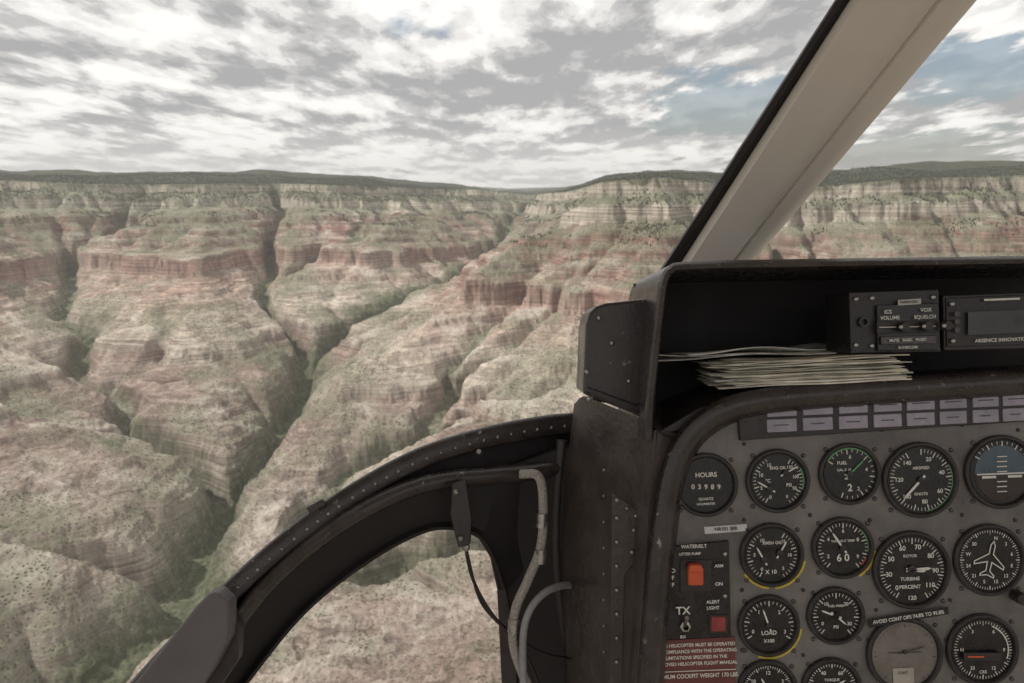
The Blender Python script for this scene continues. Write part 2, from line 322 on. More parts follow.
domes("console_rivets_small",[(604,470+i*26,830) for i in range(8)],1.6,rivm,col,0.6)

# ------------------------------------------------------------------ intercom + radio in the hood
ic=group("intercom_panel")
prism("case",[(849,292),(939,289),(941,352),(851,354)],742,60,bezm,ic,bevel=1.5)
prism("faceplate",[(877,305),(938,303),(939,350),(878,351)],738,3,dial,ic,bevel=0.8)
prism("sticker",[(898,300),(921,298.5),(921,304),(898,305.5)],737.5,0.6,mat("sticker_white",(0.5,0.49,0.47),0.5),ic); text("NARR-OBC",909.5,302,2.5,ic,mt=bezm,d=736)
text("ICS",888,312,3.6,ic,d=734.5); text("VOX",926,310,3.6,ic,d=734.5); text("VOLUME",890,318,3.4,ic,d=734.5); text("SQUELCH",925,317,3.4,ic,d=734.5); text("INTERCOM",908,347.5,2.6,ic,d=734.5)
prism("slot_plate",rect(877,321,938,333,a=-0.02),735,2,bezm,ic,bevel=0.6); flat("slot_line",rect(879,326.4,936,327.2,a=-0.02),732.6,white,ic)
for x in (901,924,944): lathe("knob",x,327-(x-900)*0.03,733,[(5,0),(5,6),(4.2,8),(0.01,8)],bezm,ic,n=24); 
for x in (901,924,944): domes("knob_cap",[(x,327-(x-900)*0.03,725)],2.2,steel,ic,0.4)
prism("lower_plate",rect(881,336,936,344,a=-0.02),735,2,screwm,ic,bevel=0.6); text("MUTE   BASIC   MUSIC",908,340,2.6,ic,d=732.5)
domes("screws",[(856,299,741),(856,345,741),(872,298,741),(872,346,741),(933,297,741)],2.6,steel,ic,0.5)
lathe("jack",863,322,741,[(5,0),(5,3),(3,3),(3,0)],black,ic,n=24)
rd=group("audio_radio")
prism("case",[(943,295),(1120,288),(1120,347),(944,351)],744,70,black,rd,bevel=2)
prism("face",[(946,298),(1110,291),(1110,343),(947,347)],742,3,bezm,rd,bevel=1)
flat("display",[(968,312),(1040,309),(1040,332),(968,335)],738.5,lcd,rd)
text("ARSENICE INNOVATIONS, INC.",975,341,3.4,rd,d=738,align='LEFT')
domes("screws",[(952,304,738.5),(953,341,738.5)],2.6,steel,rd,0.5)
for k in range(3): lathe("key",956,314+k*8,738.5,[(2.6,0),(2.6,2),(0.01,2)],screwm,rd,n=16)
flat("band",[(984,299),(1020,297.6),(1020,299.6),(984,301)],738.5,white,rd)

# ------------------------------------------------------------------ papers
def sheet(name,cx,cd_,w,l,yawdeg,ymm,mt,parent,amp=1.5,seed=0,th=0.0011):
    r=random.Random(seed); nx,nz=16,8; v=[];f=[]; ya=math.radians(yawdeg); ph=r.uniform(0,6); ph2=r.uniform(0,6)
    for j in range(nz+1):
        for i in range(nx+1):
            a=(i/nx-.5)*w; b=(j/nz-.5)*l
            x=cx+a*math.cos(ya)-b*math.sin(ya); z=-(cd_+a*math.sin(ya)+b*math.cos(ya))
            y=ymm+amp*(math.sin(i*0.6+ph)*0.5+math.sin(i*0.25+j*0.5+ph2)*0.7)+0.045*(x-cx)
            v.append((x/1000,y/1000,z/1000))
    for j in range(nz):
        for i in range(nx): b=j*(nx+1)+i; f.append([b,b+1,b+nx+2,b+nx+1])
    o=mesh(name,v,f,mt,parent,True); s=o.modifiers.new("thick",'SOLIDIFY'); s.thickness=th; return o
pp=group("paper_stack")
for i in range(22):
    sheet("sheet_%d"%i,308+random.uniform(-12,10)-i*0.5,798+random.uniform(-14,8),182+random.uniform(-22,10),105,random.uniform(-9,6),-40.5+i*1.15,papers[i%4],pp,1.3,i,random.choice((0.0004,0.0010,0.0014)))
ch=group("folded_chart")
for i,(cx,yw,y0,am) in enumerate([(252,-14,-15,2.0),(248,-9,-12.5,3.0),(270,10,-9,3.4)]):
    sheet("leaf_%d"%i,cx,835,190,85,yw,y0,papers[[2,0,2][i]],ch,am,40+i)

# ------------------------------------------------------------------ windshield pillar
wp=group("windshield_pillar")
def edge(a,b,d0,d1):
    s=(b-a)/262.0; ys=[320,262,130,0,-140,-260]
    return [(a+s*y,y,d0+(d1-d0)*(320-y)/580) for y in ys]
loft("pillar_trim",[edge(848,680,1005,520),edge(851,682,985,505),edge(862,690,970,497),edge(915,722,966,494),edge(934,731,965,493),edge(938,733,972,499),edge(943,736,966,494),edge(962,745,970,497),edge(973,751,985,508),edge(977,753,1020,535)],cream,wp,n=40)
loft("pillar_seal",[edge(835,665,1010,530),edge(837,667,990,512),edge(843,675,985,508),edge(849,681,988,510),edge(851,684,1012,530)],rubber,wp,n=30)
loft("pillar_outer_shell",[edge(835,665,1010,530),edge(880,700,1060,580),edge(977,753,1020,535)],rubber,wp,n=30)

# ------------------------------------------------------------------ lower window frame
wf=group("nose_window_frame")
O=[(590,411,965),(540,416,945),(480,428,915),(415,449,885),(350,484,855),(290,526,825),(235,573,800),(180,628,775),(120,694,750),(50,780,715)]
sgn=-1 if offset(O,10,0,60)[30][1]<offset(O,0,0,60)[30][1] else 1
OF=lambda o,dd:offset(O,sgn*o,dd,60).tolist()
R=[(600,452,960),(540,464,925),(490,469,900),(440,474,880),(395,487,862),(345,513,840),(300,545,822),(262,580,805),(232,617,790),(185,680,770),(130,760,745)]
RF=lambda o,dd:offset(R,sgn*o,dd,60).tolist()
loft("outer_flange",[OF(0,40),OF(0,4),OF(2,0),OF(5,-2),OF(19,-2),OF(21,0),OF(22,28)],blackw,wf,n=120)
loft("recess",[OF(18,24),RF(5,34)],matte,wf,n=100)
loft("inner_ring",[RF(-3,30),RF(-2,4),RF(2,-5),RF(7,-8),RF(12,-6),RF(15,0),RF(16,18)],blackw,wf,n=120)
I=[(502,590,900),(492,560,900),(476,537,892),(440,530,880),(405,542,868),(365,566,855),(330,592,842),(298,622,830),(262,666,812),(215,730,790),(180,790,770)]
IF=lambda o,dd:offset(I,sgn*o,dd,60).tolist()
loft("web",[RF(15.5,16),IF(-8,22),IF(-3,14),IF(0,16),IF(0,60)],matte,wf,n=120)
riv=[]
oc=offset(O,sgn*13,-4,200)
acc=0
for i in range(1,200):
    acc+=math.hypot(*(oc[i][:2]-oc[i-1][:2]))
    if acc>13: riv.append(tuple(oc[i])); acc=0
domes("frame_rivets",riv,1.9,rivm,wf,0.7)
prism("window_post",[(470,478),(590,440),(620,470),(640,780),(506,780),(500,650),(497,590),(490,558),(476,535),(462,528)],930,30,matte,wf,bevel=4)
prism("post_flange",[(497,590),(506,588),(516,640),(520,780),(506,780),(500,650)],925,6,black,wf,bevel=2)
tube("post_rib",[(562,440,935),(556,520,935),(560,600,935),(578,700,935)],7,black,wf)
prism("bracket",[(452,484),(466,480),(472,520),(470,545),(458,548),(450,515)],860,8,black,wf,bevel=2)
domes("bracket_bolt",[(461,538,858),(479,452,895),(456,492,858)],3.4,rivm,wf,0.8)
prism("clip",[(306,508),(322,499),(326,505),(310,515)],835,6,blackw,wf,bevel=1.5)
db=group("door_post_trim")
prism("trim",[(105,720),(196,606),(207,595),(216,592),(229,604),(228,640),(214,668),(180,720)],745,25,greybeam,db,bevel=4)
prism("edge",[(226,602),(240,628),(238,660),(170,760),(150,760),(226,645)],765,15,black,db,bevel=2)
# hoses
h=group("braided_hose"); 
tube("hose",[(520,474,885),(538,476,880),(543,500,875),(541,545,870),(528,580,862),(516,608,858),(513,640,856),(522,672,850),(545,720,845)],5.4,hosem,h)
for (x,y,d) in [(542,520,873),(541,556,868),(514,625,857)]: tube("fitting",[(x,y-7,d),(x,y,d),(x-0.5,y+7,d)],7,steel,h,res=4)
h=group("grey_cable"); tube("cable",[(574,585,905),(560,586,880),(543,594,860),(529,612,850),(523,640,846),(524,700,840)],4.2,cablem,h)
h=group("black_cable"); tube("cable",[(463,500,880),(466,548,880),(474,582,880),(492,614,880),(512,634,880),(540,652,885),(575,660,900)],2,rubber,h)
tube("cable_b",[(466,548,876),(480,600,880),(505,630,880),(530,662,880),(550,720,880)],1.6,rubber,h)
domes("connector",[(466,547,872)],5,rivm,h,0.8)
rf=group("unseen_cabin_roof_shade")  # out-of-view roof slab, added and sized to keep direct sun off the cockpit
mesh("roof_shade_slab",[(-1.5,0.445,-0.93),(1.5,0.445,-0.93),(1.5,0.46,0.6),(-1.5,0.46,0.6),(-1.5,0.49,-0.93),(1.5,0.49,-0.93),(1.5,0.50,0.6),(-1.5,0.50,0.6)],[[3,2,1,0],[4,5,6,7],[0,1,5,4],[2,3,7,6],[1,2,6,5],[3,0,4,7]],cream,rf)

# ------------------------------------------------------------------ canyon terrain
perm=rng.permutation(512).astype(np.int32); perm=np.concatenate([perm,perm,perm])
ga=rng.uniform(0,2*np.pi,512).astype(np.float32); GX=np.cos(ga);GY=np.sin(ga)
def pn(x,y,seed=0):
    xf=np.floor(x);yf=np.floor(y);xi=(xf.astype(np.int32)+seed*37)&511;yi=(yf.astype(np.int32)+seed*101)&511
    u=(x-xf).astype(np.float32);v=(y-yf).astype(np.float32)
    x1=(xi+1)&511;y1=(yi+1)&511
    def gr(a,b,dx,dy):
        h=perm[perm[a]+b]; return GX[h]*dx+GY[h]*dy
    su=u*u*u*(u*(u*6-15)+10);sv=v*v*v*(v*(v*6-15)+10)
    a=gr(xi,yi,u,v);b=gr(x1,yi,u-1,v);c=gr(xi,y1,u,v-1);d=gr(x1,y1,u-1,v-1)
    return (a+(b-a)*su)*(1-sv)+(c+(d-c)*su)*sv
def fbm(x,y,o,seed=0,g=0.5,ridge=False):
    s=0;a=1.0;t=0
    for i in range(o):
        n=pn(x*2**i+i*17.3,y*2**i-i*9.1,seed+i)*1.5
        if ridge: n=1-2*np.abs(n)
        s=s+a*n; t+=a; a*=g
    return s/t
GR=25.0; X0,X1,Y0,Y1=-9500,8000,-3000,11500
gx=np.arange(X0,X1+1,GR,dtype=np.float32); gy=np.arange(Y0,Y1+1,GR,dtype=np.float32)
GXX,GYY=np.meshgrid(gx,gy)
WX=GXX+170*fbm(GXX/900,GYY/900,4,1); WY=GYY+170*fbm(GXX/900+7,GYY/900-3,4,2)
def field(polys):
    md=np.full(WX.shape,1e6,np.float32); sw_=np.zeros(WX.shape,np.float32); se=np.zeros(WX.shape,np.float32)
    for pl_ in polys:
        for p,q in zip(pl_[:-1],pl_[1:]):
            dx,dy=q[0]-p[0],q[1]-p[1]; L2=dx*dx+dy*dy
            t=np.clip(((WX-p[0])*dx+(WY-p[1])*dy)/L2,0,1)
            d=np.hypot(WX-p[0]-t*dx,WY-p[1]-t*dy); np.minimum(md,d,out=md)
            w_=(100/(d+20))**5; sw_+=w_; se+=w_*(p[2]+t*(q[2]-p[2]))
    return md,se/sw_
V1=[(-1700,-4500,-1320),(-1500,-1500,-1310),(-1250,900,-1290),(-1060,2200,-1250),(-1150,2850,-1200),(-1120,3650,-1100),(-1250,4500,-950),(-1000,5300,-800),(-550,6200,-640),(-250,7400,-480),(-80,8800,-300),(150,10500,-80)]
valleys=[V1,
 [(-1060,2200,-1250),(-500,2100,-1190),(300,2400,-1080),(1000,2800,-960),(1700,3250,-800),(2600,3600,-600),(3600,3900,-350)],
 [(-1250,900,-1290),(-200,700,-1190),(900,450,-1050),(2200,-200,-820),(3600,-600,-500),(5500,-900,-300)],
 [(-1150,2850,-1200),(-1800,3400,-1030),(-2500,4200,-850),(-3000,5100,-640),(-3500,6100,-360)],
 [(-1250,4500,-950),(-1750,5300,-740),(-2000,6100,-540),(-2200,7000,-290)],
 [(-1200,1200,-1285),(-2200,1900,-1150),(-3200,2700,-1000),(-4300,3500,-800),(-5500,4500,-520),(-6300,5200,-260)],
 [(-1500,-1500,-1310),(-3000,-900,-1080),(-4800,-300,-820),(-7000,700,-450)],
 [(-550,6200,-640),(200,6500,-500),(900,7000,-280)],
 [(1000,2800,-960),(1300,3600,-680),(1400,4200,-320)],
 [(2200,-200,-820),(3300,1000,-640),(4600,1900,-400)],
 [(2600,3600,-600),(3000,4200,-300)],
]
rim=[(-9400,5200),(-7600,6000),(-6300,6300),(-5400,7200),(-4300,7000),(-3700,7500),(-3000,7500),(-2500,8100),(-1900,7700),(-1300,8300),(-900,9500),(-300,11200),(500,11200),(500,9500),(350,8700),(750,7900),(1500,7500),(1600,6600),(1000,6000),(700,5400),(430,4850),(900,4600),(1500,4850),(2300,4500),(3200,4900),(4200,4500),(5600,4300),(7900,4600)]
ridges=[[(x,y,0) for x,y in rim],
 [(430,4850,0),(150,4850,-150),(-200,4350,-400),(-520,3850,-600),(-820,3350,-840),(-990,2900,-1090)],
 [(5600,3200,-80),(3500,2500,-200),(1800,1750,-400),(900,1450,-640),(100,1420,-900),(-500,1450,-1130)],
 [(-1300,8300,0),(-1000,7500,-120),(-1120,6700,-290),(-1250,5900,-520),(-1320,5250,-760)],
 [(-2600,7900,0),(-2700,6900,-110),(-2450,5900,-270),(-2100,5000,-500),(-1750,4350,-720),(-1450,3800,-960)],
 [(-4500,7000,0),(-4400,6000,-120),(-3700,5000,-260),(-3000,4000,-470),(-2200,3000,-790),(-1550,2400,-1090)],
 [(-7800,5900,0),(-6900,4200,-140),(-5000,2700,-330),(-3600,1600,-560),(-2400,900,-860),(-1700,600,-1100)],
 [(1500,7500,0),(800,7500,-100),(200,7150,-260),(-150,6700,-460)],
 [(1000,6000,0),(500,5900,-160),(0,5900,-370),(-450,5700,-600)],
 [(900,4600,0),(750,3900,-260),(500,3300,-560),(250,2850,-840)],
 [(2000,4600,0),(2000,4000,-240),(1900,3700,-480)],
 [(-4400,6000,-120),(-4500,4900,-320),(-3900,3900,-600)],
 [(-9000,-2900,0),(9000,-2900,0)],[(8500,-2000,0),(8000,4500,0)],
]
dv,ev=field(valleys); dr,er=field(ridges)
poly=rim+[(12000,4600),(12000,-9000),(-14000,-9000),(-14000,5200)]
inside=np.zeros(WX.shape,bool)
for (xa,ya),(xb,yb) in zip(poly,poly[1:]+poly[:1]):
    if ya==yb: continue
    c_=((ya>WY)!=(yb>WY))&(WX<(xb-xa)*(WY-ya)/(yb-ya)+xa); inside^=c_
t=dv/(dv+dr+1e-3)
H=ev+(er-ev)*(0.40*t+0.60*t**1.6)
amp=4*t*(1-t)
H+=amp*95*fbm(GXX/700,GYY/700,4,70,ridge=True)
dm,_=field([V1]); H-=np.interp(GYY,[1500,3800,5500],[120,90,20])*np.exp(-(dm/150)**2)
drim,_=field([[(x,y,0) for x,y in rim]])
H=np.where(inside,np.minimum(H,-1),np.clip(drim*0.25,0,400)).astype(np.float32)
ny,nx0=H.shape
def blur(a):
    a=(a+np.roll(a,1,0)+np.roll(a,-1,0))/3; return (a+np.roll(a,1,1)+np.roll(a,-1,1))/3
def nbmin(a):
    m_=np.minimum(np.minimum(np.roll(a,1,0),np.roll(a,-1,0)),np.minimum(np.roll(a,1,1),np.roll(a,-1,1)))
    for s1 in (1,-1):
        r1=np.roll(a,s1,0); m_=np.minimum(m_,np.minimum(np.roll(r1,1,1),np.roll(r1,-1,1)))
    return m_
for it in range(30): H=np.maximum(H,nbmin(H)+0.3)
for it in range(34):
    gyv,gxv=np.gradient(H,GR); sl_=np.hypot(gxv,gyv)+1e-4
    ux=(-gxv/sl_).ravel();uy=(-gyv/sl_).ravel()
    n=13000; px_=rng.uniform(1,nx0-2,n).astype(np.float32);py_=rng.uniform(1,ny-2,n).astype(np.float32); vx=np.zeros(n,np.float32);vy=vx.copy(); ids=[]
    for s in range(120):
        k=py_.astype(np.int32)*nx0+px_.astype(np.int32); ids.append(k)
        vx=0.3*vx+0.7*ux[k]; vy=0.3*vy+0.7*uy[k]; q=np.hypot(vx,vy)+1e-3; vx/=q;vy/=q
        px_=np.clip(px_+vx,1,nx0-2);py_=np.clip(py_+vy,1,ny-2)
    A=np.bincount(np.concatenate(ids),minlength=H.size).reshape(H.shape).astype(np.float32)
    A=0.55*A+0.45*blur(A)
    Hn=H-np.clip(1.9*np.sqrt(np.minimum(A,50))*np.minimum(sl_,0.9),0,7)*np.where(inside,1,0.2)
    H=np.maximum(Hn,nbmin(H)+0.2)
    H=0.965*H+0.035*blur(H)
FLOW=np.clip(blur(blur(A))/14,0,1).astype(np.float32); FLOW=np.maximum(FLOW*0.8,np.exp(-(dm/170)**2)).astype(np.float32)
print("H",H.min(),H.max())
ang=np.concatenate([np.linspace(-50,50,1500),np.linspace(50,310,90)[1:-1]])
ang=np.radians(ang).astype(np.float64)
rad=np.concatenate([np.geomspace(25,500,40)[:-1],np.geomspace(500,12500,1150),np.geomspace(12500,90000,30)[1:]])
NA,NR=len(ang),len(rad)
A_,RR=np.meshgrid(ang,rad)
X=(RR*np.sin(A_)).ravel();Y=(RR*np.cos(A_)).ravel()
def sample(x,y,G=None):
    G=H if G is None else G
    u=np.clip((x-X0)/GR,0,len(gx)-1.001);v=np.clip((y-Y0)/GR,0,len(gy)-1.001)
    i=u.astype(np.int32);j=v.astype(np.int32);fu=(u-i).astype(np.float32);fv=(v-j).astype(np.float32)
    return (G[j,i]*(1-fu)+G[j,i+1]*fu)*(1-fv)+(G[j+1,i]*(1-fu)+G[j+1,i+1]*fu)*fv
def height(x,y):
    wx=x+26*fbm(x/110,y/110,4,5); wy=y+26*fbm(x/110+3,y/110,4,6)
    h=sample(wx,wy)
    h=h+13*fbm(x/70,y/70,4,12,ridge=True)-5
    Rm=np.interp(x/np.maximum(np.abs(y),500)*1.0,[-1.0,-0.7,-0.5,-0.3,-0.15,-0.05,0.02,0.07,0.12,0.2,0.25,0.3,0.4,0.5,0.65,0.8,1.2],[60,50,25,40,-5,-15,-60,-40,40,62,50,-5,10,55,85,70,80])*np.clip(np.hypot(x,y)/7000,0.5,1.6)
    Rm=Rm+26*fbm(x/1300,y/1300,4,20)
    s=np.minimum(h,0)
    xp=[-1700,-1180,-1040,-870,-850,-640,-555,-540,-460,-440,-355,-340,-280,-265,-215,-200,-90,-75,-14,0]
    fp=[-1700,-1200,-1090,-1010,-935,-835,-795,-765,-720,-565,-520,-478,-440,-398,-368,-322,-240,-142,-82,0]
    jit=18*fbm(x/400,y/400,4,30); wj=np.clip(-s/60,0,1)
    z=np.interp(s+jit*wj,xp,fp); bl=np.interp(s,[-1000,-600,-220,-120,0],[0.5,0.66,0.70,0.85,0.95]); bl=bl*np.clip(1+0.6*fbm(x/900,y/900,3,37),0.5,1.1); z=z*bl+(s+jit*wj)*(1-bl)
    lw=np.clip(0.42+1.1*fbm(x/500,y/500,4,36),0.02,1.1)
    for p,kk in ((46,0.85),(21,0.8),(11,0.5)): z=z-(p/(2*np.pi))*kk*lw*np.sin(2*np.pi*(z+14*fbm(x/700,y/700,3,33))/p)*np.clip(-z/40,0,1)
    strat=z.copy()
    over=np.clip(h,0,900)
    z=z+Rm+over*0.33+np.where(h>0,1,0)*60*fbm(x/900,y/900,4,40)*np.clip(over/80,0,1)
    z=z+6*fbm(x/30,y/30,3,50)*np.clip(-s/30,0.2,1)
    return z,strat,h
Z,S,Hh=height(X,Y)
Z=Z+np.where(Hh>6,1,0)*rng.uniform(0,9,len(Z))*np.clip((14000-RR.ravel())/14000,0,1)
co=np.stack([X,Y,Z],1).astype(np.float32)
idx=np.arange(NA*NR,dtype=np.int32).reshape(NR,NA)
nx_=np.roll(idx,-1,axis=1)
q=np.stack([idx[:-1],idx[1:],nx_[1:],nx_[:-1]],-1)[:,:,::-1].reshape(-1,4)
me=bpy.data.meshes.new("canyon_terrain"); me.vertices.add(len(co)); me.vertices.foreach_set("co",co.ravel())
me.loops.add(q.size); me.loops.foreach_set("vertex_index",q.ravel()); me.polygons.add(len(q)); me.polygons.foreach_set("loop_start",np.arange(0,q.size,4,dtype=np.int32)); 
me.polygons.foreach_set("use_smooth",np.ones(len(q),bool)); me.update(calc_edges=True)
at=me.attributes.new("strat",'FLOAT','POINT'); at.data.foreach_set("value",S.astype(np.float32))
at=me.attributes.new("plateau",'FLOAT','POINT'); at.data.foreach_set("value",np.clip(Hh/12,0,1).astype(np.float32))
at=me.attributes.new("wash",'FLOAT','POINT'); at.data.foreach_set("value",sample(X,Y,FLOW).astype(np.float32))
ter=bpy.data.objects.new("canyon_terrain",me); sc.collection.objects.link(ter)
m=bpy.data.materials.new("canyon_rock"); m.use_nodes=True; nt=m.node_tree; L=nt.links; b=nt.nodes["Principled BSDF"]; b.inputs["Roughness"].default_value=0.95; b.inputs["Specular IOR Level"].default_value=0.1
geo=nn(nt,"ShaderNodeNewGeometry")
def noise(scale3,detail=5,rough=0.6):
    mp=nn(nt,"ShaderNodeVectorMath",operation='MULTIPLY'); mp.inputs[1].default_value=scale3; L.new(geo.outputs["Position"],mp.inputs[0])
    n=nn(nt,"ShaderNodeTexNoise"); n.inputs["Scale"].default_value=1; n.inputs["Detail"].default_value=detail; n.inputs["Roughness"].default_value=rough; L.new(mp.outputs[0],n.inputs["Vector"]); return n.outputs[0]
def mth(op,a,b_=None,c=None,clamp=False):
    n=nn(nt,"ShaderNodeMath",operation=op); n.use_clamp=clamp
    for i,vv in enumerate((a,b_,c)):
        if vv is None: continue
        if isinstance(vv,(int,float)): n.inputs[i].default_value=vv
        else: L.new(vv,n.inputs[i])
    return n.outputs[0]
def mr(v,a,b_,c=0,d=1):
    n=nn(nt,"ShaderNodeMapRange"); L.new(v,n.inputs[0]); 
    for i,k in enumerate((a,b_,c,d)): n.inputs[i+1].default_value=k
    return n.outputs[0]
def mix(f,a,b_,t='MIX'):
    n=nn(nt,"ShaderNodeMix",data_type='RGBA',blend_type=t)
    if isinstance(f,float): n.inputs[0].default_value=f
    else: L.new(f,n.inputs[0])
    for i,vv in ((6,a),(7,b_)):
        if isinstance(vv,tuple): n.inputs[i].default_value=(*vv,1)
        else: L.new(vv,n.inputs[i])
    return n.outputs[2]
att=nn(nt,"ShaderNodeAttribute",attribute_name="strat"); pla=nn(nt,"ShaderNodeAttribute",attribute_name="plateau"); wsh=nn(nt,"ShaderNodeAttribute",attribute_name="wash")
n1=noise((0.003,)*3,5)
st=mth('ADD',att.outputs["Fac"],mr(n1,0.3,0.7,-45,45))
f=mr(st,-1300,0)
cr=nn(nt,"ShaderNodeValToRGB"); L.new(f,cr.inputs[0]); e=cr.color_ramp.elements
stops=[(-1300,(.42,.375,.325)),(-1150,(.39,.335,.29)),(-1010,(.32,.245,.215)),(-940,(.37,.29,.25)),(-915,(.47,.42,.36)),(-840,(.51,.45,.385)),(-780,(.54,.46,.39)),(-725,(.50,.385,.325)),(-640,(.43,.31,.26)),(-560,(.37,.25,.215)),(-540,(.31,.19,.16)),(-500,(.48,.385,.33)),(-470,(.28,.165,.14)),(-425,(.51,.425,.365)),(-395,(.27,.155,.13)),(-350,(.42,.32,.275)),(-320,(.26,.155,.13)),(-250,(.34,.245,.21)),(-236,(.57,.52,.45)),(-150,(.57,.525,.455)),(-138,(.26,.25,.20)),(-85,(.32,.30,.24)),(-75,(.50,.455,.39)),(-10,(.46,.42,.36)),(0,(.20,.19,.145))]
while len(e)<len(stops): e.new(0.5)
for i,(z_,c_) in enumerate(stops): e[i].position=(z_+1300)/1300
for i,(z_,c_) in enumerate(stops): e[i].color=(*c_,1)
base=cr.outputs[0]
bed=noise((0.0012,0.0012,0.11),3,0.7)
base=mix(1.0,base,mix(mr(bed,0.35,0.65),(0.55,0.51,0.495),(1.31,1.30,1.27)),'MULTIPLY')
big=noise((0.0009,)*3,3)
base=mix(mr(big,0.45,0.65,0.0,0.45),base,(.51,.45,.385))
streak=noise((0.02,0.02,0.004),5,0.75)
base=mix(1.0,base,mix(mr(streak,0.35,0.65),(0.74,0.71,0.70),(1.22,1.22,1.22)),'MULTIPLY')
sep=nn(nt,"ShaderNodeSeparateXYZ"); L.new(geo.outputs["Normal"],sep.inputs[0])
slope=mr(sep.outputs[2],0.5,0.85)
tal=noise((0.004,)*3,6,0.7)
base=mix(mth('MULTIPLY',slope,mr(tal,0.50,0.63,0,0.8)),base,(.62,.565,.485))
vegpatch=noise((0.0018,)*3,4,0.62); veg=noise((0.03,)*3,5,0.75)
vo=nn(nt,"ShaderNodeTexVoronoi"); vo.inputs["Scale"].default_value=0.085; L.new(geo.outputs["Position"],vo.inputs["Vector"])
dot=mr(vo.outputs["Distance"],0.44,0.28)
hi=mr(att.outputs["Fac"],-620,-120,0.0,0.22)
dens=mth('ADD',mth('ADD',vegpatch,hi),mth('MULTIPLY',wsh.outputs["Fac"],0.16))
vd=mth('MULTIPLY',mr(veg,0.42,0.52),dot); vd=mth('MULTIPLY',vd,mth('ADD',mth('MULTIPLY',slope,0.75),0.22)); vd=mth('MULTIPLY',vd,mr(dens,0.40,0.55,0.3,1.0))
soft=mth('MULTIPLY',mth('MULTIPLY',mth('ADD',mth('MULTIPLY',slope,0.75),0.2),mr(dens,0.46,0.63)),0.74); base=mix(soft,base,(.18,.195,.12))
base=mix(vd,base,(.08,.086,.056))
wet=mth('MULTIPLY',mr(wsh.outputs["Fac"],0.5,0.9),mr(veg,0.38,0.55,0.4,0.9)); base=mix(wet,base,(.105,.122,.07))
base=mix(mth('MULTIPLY',pla.outputs["Fac"],mr(veg,0.3,0.6,1.0,0.75)),base,(.055,.062,.046))
L.new(base,b.inputs["Base Color"])
bn=noise((0.07,0.07,0.2),6,0.72); bp=nn(nt,"ShaderNodeBump"); bp.inputs["Strength"].default_value=0.95; bp.inputs["Distance"].default_value=10; L.new(bn,bp.inputs["Height"]); L.new(bp.outputs[0],b.inputs["Normal"])
me.materials.append(m)
# ------------------------------------------------------------------ pine forest on the rims
N=190000
th=np.radians(rng.uniform(-46,46,N)); rr=np.sqrt(rng.uniform(3000**2,10500**2,N)); fx=rr*np.sin(th); fy=rr*np.cos(th)
fz,fs,fh=height(fx,fy); dens=fbm(fx/300,fy/300,3,60)
k=((fh>2)&(fh<300)&(dens>-0.3))|((fh<0)&(fs>-340)&(fs<-240)&(dens>0.08))|((fh<0)&(fs>-170)&(fs<-40)&(dens>-0.25))
fx,fy,fz=fx[k],fy[k],fz[k]; n=len(fx); hh=rng.uniform(9,20,n); wr=hh*rng.uniform(.18,.30,n); a0=rng.uniform(0,6.28,n)
vs=[]
for lv,(rw,zf) in enumerate(((1.0,0.12),(0.55,0.55))):
    for kq in range(5):
        a=a0+kq*2*np.pi/5+lv*0.6; s=wr*rw*rng.uniform(.75,1.2,n); vs.append(np.stack([fx+np.cos(a)*s,fy+np.sin(a)*s,fz+hh*zf],1))
vs.append(np.stack([fx,fy,fz+hh],1)); vs.append(np.stack([fx,fy,fz-1],1))
V=np.stack(vs,1).reshape(-1,3); base_i=np.arange(n)[:,None]*12; F=[]
for kq in range(5):
    k2=(kq+1)%5
    F+= [base_i+np.array([[kq,k2,5+k2]]),base_i+np.array([[kq,5+k2,5+kq]]),base_i+np.array([[5+kq,5+k2,10]]),base_i+np.array([[k2,kq,11]])]
F=np.concatenate(F,0).astype(np.int32)
pm=bpy.data.meshes.new("pine_forest"); pm.vertices.add(len(V)); pm.vertices.foreach_set("co",V.astype(np.float32).ravel()); pm.loops.add(F.size); pm.loops.foreach_set("vertex_index",F.ravel()); pm.polygons.add(len(F)); pm.polygons.foreach_set("loop_start",np.arange(0,F.size,3,dtype=np.int32)); pm.update(calc_edges=True)
pf=bpy.data.objects.new("pine_forest",pm); sc.collection.objects.link(pf)
pm.materials.append(mat("pine_foliage",(0.065,0.073,0.050),0.9,var=0.5,scale=0.02)); print("pines",n)
# ------------------------------------------------------------------ thin summer haze filling the canyon air
hx,hz0,hz1=32000,-1600,900
hv=[(sx_*hx,sy_*hx,zz) for zz in (hz0,hz1) for sx_,sy_ in ((-1,-1),(1,-1),(1,1),(-1,1))]
hm=bpy.data.meshes.new("haze"); hm.from_pydata(hv,[],[[3,2,1,0],[4,5,6,7],[0,1,5,4],[1,2,6,5],[2,3,7,6],[3,0,4,7]]); ho=bpy.data.objects.new("haze",hm); sc.collection.objects.link(ho)
vm=bpy.data.materials.new("haze_air"); vm.use_nodes=True; vt=vm.node_tree; vt.nodes.clear(); vo_=vt.nodes.new("ShaderNodeOutputMaterial"); vs_=vt.nodes.new("ShaderNodeVolumeScatter")
vs_.inputs["Color"].default_value=(0.97,0.96,0.97,1); vs_.inputs["Density"].default_value=1/52000; vs_.inputs["Anisotropy"].default_value=0.2; vt.links.new(vs_.outputs[0],vo_.inputs["Volume"]); hm.materials.append(vm)

